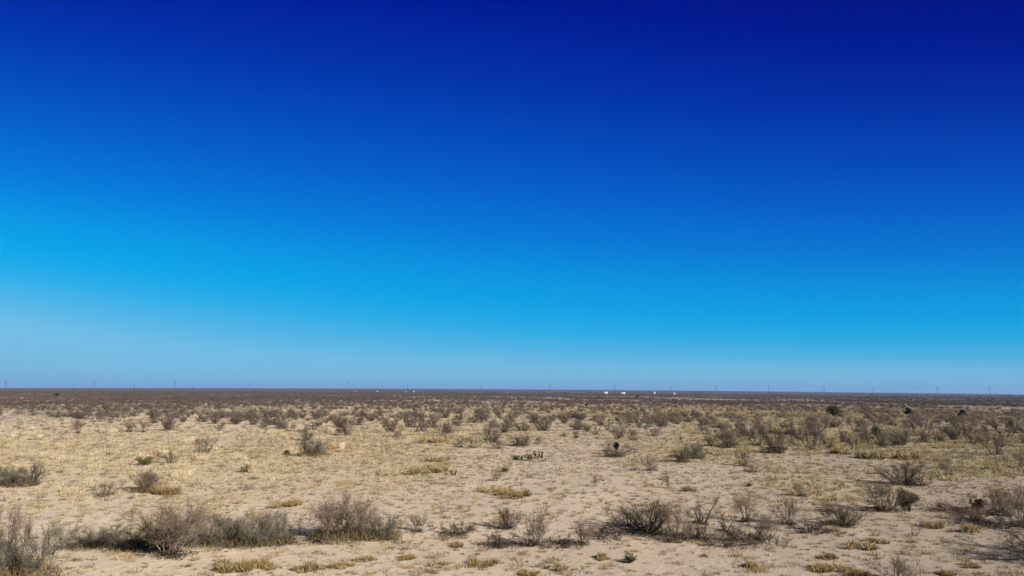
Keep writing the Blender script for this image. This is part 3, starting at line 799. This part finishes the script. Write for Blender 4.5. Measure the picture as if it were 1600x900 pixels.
TL = ['hazy transmission tower at the far left end of the skyline', 'hazy transmission tower above and right of the low black bush',
      'hazy transmission tower between the two utility poles', 'hazy transmission tower, first right of the utility poles',
      'hazy transmission tower, second right of the utility poles', 'hazy transmission tower left of the small white tank nearest the left',
      'hazy transmission tower directly over a small white tank', 'hazy transmission tower beside the pair of tiny white buildings',
      'hazy transmission tower alone, left of the lone white dot at mid skyline', 'hazy transmission tower right of the lone white dot at mid skyline',
      'hazy transmission tower between the two long white buildings', 'hazy transmission tower between the bright white tank and the pale shed',
      'hazy transmission tower, first right of the pale shed', 'hazy transmission tower, second right of the pale shed',
      'hazy transmission tower fourth from the right end of the line', 'hazy transmission tower third from the right end of the line',
      'hazy transmission tower second from the right end of the line', 'hazy transmission tower at the right end of the line']
tp = tower_proto()
for i, ((px, top), lab) in enumerate(zip(TW, TL)):
    o = tp if i == 0 else copy_tree(tp)
    D = 2500.0 + 6 * i
    p = at(px, 600, dist=D)
    hor = 607 + (px / 1600) ** 1.6 * 10
    h = (hor - top) * D / F + (CAMH - p[2])
    o.location = tuple(p); o.rotation_euler = (0, 0, R(12)); o.scale = (1, 1, min(h / 33.0, 1.12))
    tag(o, lab, 'power tower', 'line of transmission towers on the skyline')

def pole(px, dist, Hh, label):
    p = at(px, 616, dist=dist); root = empty('utility_pole', tuple(p), R(20))
    m = MB(); m.tube([(0, 0, -.3), (0, 0, Hh * .5), (0, 0, Hh)], [.30, .26, .2], 8); m.build('pole', M['wood'], root)
    c = MB(); c.box(-1.5, 1.5, .22, .40, Hh - 1.0, Hh - .75); c.build('crossarm', M['wood'], root)
    for s in (-1.3, 0, 1.3):
        n = MB(); n.tube([(s, .31, Hh - .75), (s, .31, Hh - .55), (s, .31, Hh - .4)], [.07, .1, .04], 8); n.build('insulator', M['door'], root)
    tag(root, label, 'utility pole', 'two wooden utility poles on the left plain')
pole(209, 900, 13.5, 'dark wooden utility pole on the plain, left one of two')
pole(301, 980, 12.5, 'dark wooden utility pole on the plain, right one of two')

def building(px, D, w, h, label, lift=0):
    p = at(px, 612, dist=D); L = w * D / F; Hh = h * D / F; root = empty('white_building', tuple(p), R(-4))
    e = Hh * .68; Wd = max(6.0, L * .45); base = max(0, CAMH - p[2])
    m = MB(); m.box(-L / 2, L / 2, -Wd / 2, Wd / 2, -.3, e); m.build('wall', M['white' if px > 900 else 'hazed'], root)
    r = MB(); ov = .35
    v = [(-L / 2 - ov, -Wd / 2 - ov, e), (L / 2 + ov, -Wd / 2 - ov, e), (L / 2 + ov, Wd / 2 + ov, e), (-L / 2 - ov, Wd / 2 + ov, e), (-L / 2 - ov, 0, Hh), (L / 2 + ov, 0, Hh)]
    r.add(v, tris=[(0, 4, 3), (1, 2, 5)], quads=[(0, 1, 5, 4), (2, 3, 4, 5), (3, 2, 1, 0)]); r.build('roof', M['roof_w' if px > 900 else 'hazed'], root)
    dd = MB(); dd.box(L * .1, L * .1 + min(3.5, L * .25), -Wd / 2 - .06, -Wd / 2 - .003, 0, e * .75); dd.build('door', M['door'], root)
    tag(root, label, 'building', 'white buildings and tanks under the skyline')
def tank(px, D, w, h, label):
    p = at(px, 612, dist=D); r = w * D / F / 2; Hh = h * D / F; root = empty('storage_tank', tuple(p)); th = np.arange(24) * 2 * math.pi / 24
    m = MB(); m.tube([(0, 0, -.2), (0, 0, Hh * .5), (0, 0, Hh * .85)], r, 24); m.build('tank_shell', M['white' if px > 900 else 'hazed'], root, smooth=False)
    c = MB(); c.tube([(0, 0, Hh * .852), (0, 0, Hh * .93), (0, 0, Hh)], [r * 1.02, r * .6, r * .08], 24); c.build('roof', M['roof_w' if px > 900 else 'hazed'], root)
    l = MB()
    for s in (-.25, .25): l.tube([(s, -r - .15, 0), (s, -r - .15, Hh * .87)], .05, 4)
    for z in np.arange(.3, Hh * .85, .5): l.tube([(-.25, -r - .15, z), (.25, -r - .15, z)], .03, 4)
    l.build('ladder', M['steel'], root)
    tag(root, label, 'storage tank', 'white buildings and tanks under the skyline')
building(945.5, 2150, 7, 3.6, 'long white building under the skyline, left one of the two long ones')
building(972.5, 2120, 8, 3.0, 'long white building under the skyline, right one of the two long ones')
tank(1022, 2050, 3.4, 4.6, 'bright white round tank right of the two long white buildings')
building(1053, 2000, 3.4, 3.0, 'pale small shed right of the bright white round tank')
building(646, 2350, 3.4, 2.6, 'tiny white building, right one of a pair by a tower')
tank(634, 2400, 2.0, 2.6, 'tiny white tank left of the tiny white building by a tower')
tank(555, 2400, 2.2, 2.2, 'small white tank nearest the left on the skyline')
building(589, 2400, 3.1, 2.1, 'small white shed on the skyline directly below a tower')
tank(793, 2350, 2.0, 2.2, 'lone white dot of a tank at mid skyline')

# ------------------------------------------------------------------ random shrubs of the belt, then the uncountable scrub beyond
taken = [(x, y, w) for _, x, y, _, w, *_ in G]
def belt_density(px, py):
    """shrub density of the plain, per square metre"""
    d = np.full(np.shape(px), 0.0)
    left = px < 330
    lim = np.where(px < 100, 652, np.where(px < 330, 664, np.where(px < 560, 684, np.where(px < 1100, 690, 702))))
    d = np.where(py < lim, 1 / 24.0, 0)
    d = np.where((py < lim) & (py > lim - 12), 1 / 60.0, d)
    d = np.where((px > 330) & (px < 1100) & (py > 668) & (py < lim), 1 / 110.0, d)
    d = np.where(py < 640, 1 / 22.0, d)
    return d
def scatter(d0, d1, lam_max, half=42, seed=1):
    g = np.random.default_rng(seed); area = R(half * 2) / 2 * (d1 ** 2 - d0 ** 2); n = int(area * lam_max)
    r = np.sqrt(g.uniform(d0 ** 2, d1 ** 2, n)); a = R(g.uniform(-1, 1, 1)[0] * 0) + np.radians(g.uniform(-half, half, n))
    return r * np.sin(a), r * np.cos(a), g
X, Y, g = scatter(70, 420, 1 / 22.0, seed=21)
px, py = to_px(X, Y)
clump = fbm(X / 22 + 3, Y / 30 + 11, 3)
keep = (g.random(len(X)) < belt_density(px, py) * 22.0 * np.clip((clump - .28) * 3.2, .1, 1.6))
for (tx, ty, tw) in taken:
    keep &= ~((np.abs(px - tx) < tw * .55 + 4) & (np.abs(py - ty) < 7))
X, Y, px, py = X[keep], Y[keep], px[keep], py[keep]
Hs = g.uniform(.9, 2.5, len(X)); Ds = np.hypot(X, Y)
order = np.argsort(-(Hs / Ds)); inview = (px > -20) & (px < 1620)
n_ind = 300 - len(G) - 2; done = 0; rest = []
for i in order:
    if done < n_ind and inview[i]:
        z = float(ground_z(X[i], Y[i]))
        if px[i] < 400: where = 'at the left'
        elif px[i] < 800: where = 'left of the middle'
        elif px[i] < 1150: where = 'right of the middle'
        else: where = 'at the right'
        kind = g.choice(['fuzzy', 'fuzzy', 'fuzzy', 'vee', 'open', 'fan']) if px[i] > 330 else g.choice(['fuzzy', 'open', 'fan'])
        tone_w = {'fuzzy': 'purple-brown twiggy', 'vee': 'dark-stemmed forked', 'open': 'grey open', 'fan': 'upright grey'}[str(kind)]
        place(str(kind), 0, 0, 0, 0, f'small {tone_w} shrub crowded in the scrub belt {where}', 'shrub', 'crowded shrubs of the scrub belt ' + where,
              xyz=(X[i], Y[i], z), size=(Hs[i], Hs[i] * g.uniform(1.3, 2.2)))
        done += 1
    else: rest.append(i)
rest = np.array(rest, int)

# drop prototypes never used
for kind, P in PROTO.items():
    for k, o in enumerate(P):
        if (kind, k) not in used:
            for ch in list(o.children): bpy.data.objects.remove(ch)
            bpy.data.objects.remove(o)

def far_scrub():
    mb = MB(); g = np.random.default_rng(77)
    def clumps(X, Y, H, W, n, wid, rgb):
        m = len(X); Z = ground_z(X, Y)
        P0 = np.repeat(np.stack([X, Y, Z], -1), n, 0)
        Hn, Wn = np.repeat(H, n), np.repeat(W, n); N_ = m * n
        a = g.uniform(0, 6.283, N_); rr = np.sqrt(g.random(N_)); zz = np.sqrt(np.clip(1 - rr ** 2 * .8, 0, 1)) * g.uniform(.55, 1.0, N_)
        tip = P0 + np.stack([np.cos(a) * rr * Wn / 2, np.sin(a) * rr * Wn / 2, zz * Hn], -1)
        f = g.uniform(0.0, .6, (N_, 1)); b = P0 + (tip - P0) * f; b[:, 2] -= .03
        tint = np.repeat(rgb * g.uniform(.7, 1.3, (m, 1)), n, 0) * g.uniform(.75, 1.25, (N_, 1))
        return b, tip, wid, tint
    purple = np.array([.104, .068, .058]); grey = np.array([.092, .074, .054])
    def colr(m): 
        t = g.random((m, 1)); return purple * t + grey * (1 - t)
    if len(rest):
        b, t, w, c = clumps(X[rest], Y[rest], Hs[rest], Hs[rest] * g.uniform(1.2, 1.9, len(rest)), 150, .03, colr(len(rest)))
        mb.cones(b, t, .014, c=c)
    for d0, d1, lam, n, wid, hh, cut in ((420, 1000, 1 / 60., 64, .09, (1.3, 2.6), .36), (1000, 2400, 1 / 200., 36, .22, (1.5, 2.8), .30), (2400, 8800, 1 / 2600., 14, 1.1, (1.6, 3.2), .2)):
        x, y, _ = scatter(d0, d1, lam, seed=int(d0))
        az = np.degrees(np.arctan2(x, y)); k = fbm(x / 60, y / 140, 3) + np.clip(-az / 60, -.1, .35) + (g.random(len(x)) - .5) * .25 > cut
        x, y = x[k], y[k]
        H = g.uniform(*hh, len(x)); b, t, w, c = clumps(x, y, H, H * g.uniform(1.3, 2.2, len(x)) * (1 + wid * 2), n, wid, colr(len(x)))
        mb.blades(b, t, w, c=c)
    o = mb.build('far_scrub', M['scrub']); tag(o, 'brown scrub merging into a dark band below the horizon', 'scrub', kind='stuff')
far_scrub()

# ------------------------------------------------------------------ dry grass, stubble (uncountable)
def dry_grass():
    mb = MB(); g = np.random.default_rng(88)
    pale = np.array([.39, .322, .215]); straw = np.array([.37, .305, .18]); olive = np.array([.20, .165, .060]); brown = np.array([.15, .105, .070]); red = np.array([.24, .145, .09])
    def tufts(x, y, L, rad, n, wid, tint, bent=False, flat=.9):
        m = len(x); z = ground_z(x, y); N_ = m * n
        c0 = np.repeat(np.stack([x, y, z], -1), n, 0); a = g.uniform(0, 6.283, N_); r = np.sqrt(g.random(N_)) * np.repeat(rad, n)
        P0 = c0 + np.stack([r * np.cos(a), r * np.sin(a), np.full(N_, -.01)], -1)
        d = np.stack([np.cos(a), np.sin(a), np.full(N_, 1.0)], -1); d[:, :2] *= (g.random(N_) * flat)[:, None]
        d = unit(d + g.normal(size=(N_, 3)) * .25); d[:, 2] = np.abs(d[:, 2]) + .1
        P1 = P0 + d * (np.repeat(L, n) * g.uniform(.45, 1.1, N_))[:, None]
        cc = np.repeat(tint, n, 0) * g.uniform(.7, 1.3, (N_, 1))
        (mb.bent_blades(P0, P1, wid, .015, c=cc) if bent else mb.blades(P0, P1, wid, c=cc))
    def tint_of(x, y, pal, kk):
        t = tone(x, y)[:, None]; m = len(x); u = g.random((m, 1))
        c = pale * (1 - t) + straw * t
        c = c * (1 - .45 * t) if False else c * (1 - .35 * t)
        ol = (g.random((m, 1)) < kk + .15 * t); c = np.where(ol, olive * (.9 + .4 * u), c)
        return c * g.uniform(.8, 1.2, (m, 1))
    for d0, d1, lam, n, wid, L, bent, half in ((24, 48, 2.2, 30, .012, (.10, .26), True, 43), (48, 90, 1.6, 22, .02, (.12, .34), True, 42), (90, 180, .55, 16, .04, (.2, .5), False, 41), (180, 430, .10, 14, .10, (.3, .65), False, 41)):
        x, y, _ = scatter(d0, d1, lam, half=half, seed=int(d0) + 5)
        c = cover(x, y); k = g.random(len(x)) < np.clip((c - .12) * 1.25, .04, 1); x, y, c = x[k], y[k], c[k]
        LL = g.uniform(*L, len(x)) * (.55 + .9 * c) ; tufts(x, y, LL, LL * g.uniform(.35, 1.0, len(x)), n, wid, tint_of(x, y, None, .10), bent)
    # mounds of bunch grass between the shrubs
    for d0, d1, lam, n, wid, L in ((60, 150, .10, 120, .032, (.4, .95)), (150, 430, .06, 48, .08, (.5, 1.1))):
        x, y, _ = scatter(d0, d1, lam, half=41, seed=int(d0) + 13)
        c = cover(x, y); k = g.random(len(x)) < np.clip((c - .3) * 1.7, 0, 1) * (.3 + .7 * sstep(.2, .6, tone(x, y)) + .7 * np.clip(c - .75, 0, 1) * 4); x, y = x[k], y[k]
        LL = g.uniform(*L, len(x)); tufts(x, y, LL, LL * g.uniform(.6, 1.3, len(x)), n, wid, tint_of(x, y, None, .10) * 1.2, False, .8)
    gold = np.array([.30, .215, .095])
    for d0, d1, lam, n, wid, L in ((24, 60, .55, 60, .014, (.10, .32)), (60, 120, .25, 34, .025, (.12, .36))):
        x, y, _ = scatter(d0, d1, lam, half=43, seed=int(d0) + 31); k = fbm(x / 6 + 50, y / 6, 2) + g.random(len(x)) * .3 > .56; x, y = x[k], y[k]; m = len(x)
        u = g.random((m, 1)); t = tone(x, y)[:, None]; LL = g.uniform(*L, m)
        tint = (gold * u + (pale * (1 - t) + straw * .8 * t) * (1 - u)) * g.uniform(.65, 1.1, (m, 1)); tufts(x, y, LL, LL * g.uniform(.5, 1.5, m), n, wid, tint, True, 1.1)
    # knee-high grey-brown brush too small to count
    for d0, d1, lam, n, wid, L in ((60, 150, .10, 46, .022, (.2, .5)), (150, 420, .10, 26, .06, (.3, .7))):
        x, y, _ = scatter(d0, d1, lam, half=41, seed=int(d0) + 47); m = len(x); k = cover(x, y) + (g.random(m) - .5) * .5 > .3; x, y = x[k], y[k]; m = len(x)
        LL = g.uniform(*L, m); tufts(x, y, LL, LL * g.uniform(.5, 1.3, m), n, wid, np.array([.115, .092, .075]) * g.uniform(.6, 1.4, (m, 1)), False, 1.1)
    # low stubble and dead litter, part of it near-black for tuft shadows, standing a hand high, all over the sand
    for d0, d1, lam, n, wid, L in ((24, 60, 1.5, 26, .02, (.07, .20)), (60, 150, 1.1, 16, .035, (.09, .24))):
        x, y, _ = scatter(d0, d1, lam, half=43, seed=int(d0) + 9); m = len(x)
        pick = g.random((m, 1)); tint = np.where(pick < .22, brown * .42, np.where(pick < .45, brown * .95, np.where(pick < .62, red, olive * 1.1))) * g.uniform(.6, 1.2, (m, 1))  # near-black share paints the shadows beside the tufts
        LL = g.uniform(*L, m); tufts(x, y, LL, LL * g.uniform(.7, 1.9, m), n, wid, tint, False, 1.4)
    o = mb.build('dry_grass', M['grass']); tag(o, 'dry straw grass and low stubble scattered over the sand', 'grass', kind='stuff')
dry_grass()

# ------------------------------------------------------------------ air
hz = MB(); hz.box(-9400, 9400, -9400, 9400, -2.0, 52.0)
mh = bpy.data.materials.new('haze_air'); mh.use_nodes = True; nt = mh.node_tree; nt.nodes.clear()
out = nt.nodes.new('ShaderNodeOutputMaterial'); pv = nt.nodes.new('ShaderNodeVolumePrincipled')
pv.inputs['Color'].default_value = (.36, .58, 1, 1); pv.inputs['Density'].default_value = 5.5e-5; pv.inputs['Anisotropy'].default_value = .1
nt.links.new(pv.outputs[0], out.inputs['Volume'])
tag(hz.build('haze', mh), 'thin blue haze over the far plain', 'haze', kind='stuff')

# ------------------------------------------------------------------ light
SUN_EL, SUN_AZ = 27.0, 127.0      # azimuth clockwise from the view direction (+Y): behind the camera, to the right
sd = Vector((math.sin(R(SUN_AZ)) * math.cos(R(SUN_EL)), math.cos(R(SUN_AZ)) * math.cos(R(SUN_EL)), math.sin(R(SUN_EL))))
sl = bpy.data.lights.new('sun', 'SUN'); so = bpy.data.objects.new('sun', sl); col.objects.link(so)
sl.energy = 5.0; sl.angle = R(.5); sl.color = (1, .93, .82); so.rotation_euler = sd.to_track_quat('Z', 'Y').to_euler(); so.location = (60, -40, 60)

EXPO = 0.9
w = bpy.data.worlds.new('World'); scn.world = w; w.use_nodes = True; nt = w.node_tree
bg = nt.nodes['Background']
sky = nt.nodes.new('ShaderNodeTexSky'); sky.sky_type = 'NISHITA'; sky.sun_disc = False
sky.sun_elevation = R(SUN_EL); sky.sun_rotation = R(SUN_AZ); sky.dust_density = .3; sky.ozone_density = 6; sky.altitude = 1200
tc = nt.nodes.new('ShaderNodeTexCoord'); sx = nt.nodes.new('ShaderNodeSeparateXYZ'); nt.links.new(tc.outputs['Generated'], sx.inputs[0])
el = math_(nt, 'MULTIPLY', math_(nt, 'ARCSINE', sx.outputs[2]), 57.29578)
az = math_(nt, 'MULTIPLY', math_(nt, 'ARCTAN2', sx.outputs[0], sx.outputs[1]), 57.29578)
u = math_(nt, 'MINIMUM', math_(nt, 'MAXIMUM', math_(nt, 'DIVIDE', az, 36.5), -1.4), 1.4)
# the deep blue reaches lower on the right than on the left
el = math_(nt, 'MULTIPLY', el, math_(nt, 'MULTIPLY_ADD', math_(nt, 'MULTIPLY', u, u), .25, 1.0))
sh = math_(nt, 'MULTIPLY', u, math_(nt, 'MULTIPLY_ADD', u, 2.0, -3.1))
e2 = math_(nt, 'POWER', math_(nt, 'MAXIMUM', el, 0.0), 2.0)
fade = math_(nt, 'DIVIDE', e2, math_(nt, 'ADD', e2, 18.0))
par = math_(nt, 'SUBTRACT', el, math_(nt, 'MULTIPLY', sh, fade))
fac = math_(nt, 'DIVIDE', math_(nt, 'ADD', par, 2.0), 94.0, clamp=True)
S = [(0.0, (112, 150, 202)), (.35, (116, 163, 210)), (1.1, (120, 181, 217)), (2.2, (112, 186, 224)), (3.3, (84, 179, 225)), (4.9, (46, 172, 227)), (6.4, (16, 166, 229)), (7.8, (0, 159, 228)), (9.2, (0, 150, 226)), (12.8, (0, 121, 216)),
     (16.5, (0, 96, 205)), (20.3, (0, 74, 190)), (24, (0, 54, 174)), (27.6, (0, 36, 161)), (31, (0, 20, 147)), (38, (0, 10, 120)), (55, (4, 12, 80)), (92, (4, 12, 60))]
k = 2 ** -EXPO
skc = ramp(nt, fac, [((e + 2) / 94, tuple(c * k for c in srgb(*rgb)[:3])) for e, rgb in S])
nish = mix(nt, 1.0, sky.outputs[0], (.004, .04, .1, 1), 'MULTIPLY')
final = mix(nt, .985, nish, skc)
dk = math_(nt, 'MULTIPLY_ADD', math_(nt, 'MINIMUM', math_(nt, 'MAXIMUM', u, 0.0), 1.0), -.05, 1.0)
dk = math_(nt, 'MULTIPLY_ADD', math_(nt, 'MINIMUM', math_(nt, 'MAXIMUM', math_(nt, 'MULTIPLY', u, -1.0), 0.0), 1.0), .05, dk)
nt.links.new(final, bg.inputs['Color']); back = nt.nodes.new('ShaderNodeMapRange'); back.interpolation_type = 'SMOOTHSTEP'   # unseen sky dimmed to cut fill light and darken shadows
back.inputs[1].default_value = 45; back.inputs[2].default_value = 85; back.inputs[3].default_value = 1.0; back.inputs[4].default_value = .25
nt.links.new(math_(nt, 'ABSOLUTE', az), back.inputs[0])
nt.links.new(math_(nt, 'MULTIPLY', dk, back.outputs[0]), bg.inputs['Strength'])

scn.view_settings.view_transform = 'Standard'; scn.view_settings.look = 'None'; scn.view_settings.gamma = 1; scn.view_settings.use_curve_mapping = False
scn.view_settings.exposure = EXPO
scn.render.engine = 'CYCLES'
scn.cycles.use_denoising = True
scn.cycles.denoising_input_passes = 'RGB_ALBEDO_NORMAL'; scn.cycles.denoising_prefilter = 'NONE'
scn.cycles.max_bounces = 5; scn.cycles.diffuse_bounces = 3; scn.cycles.volume_bounces = 1
scn.render.resolution_x = 1024; scn.render.resolution_y = 576
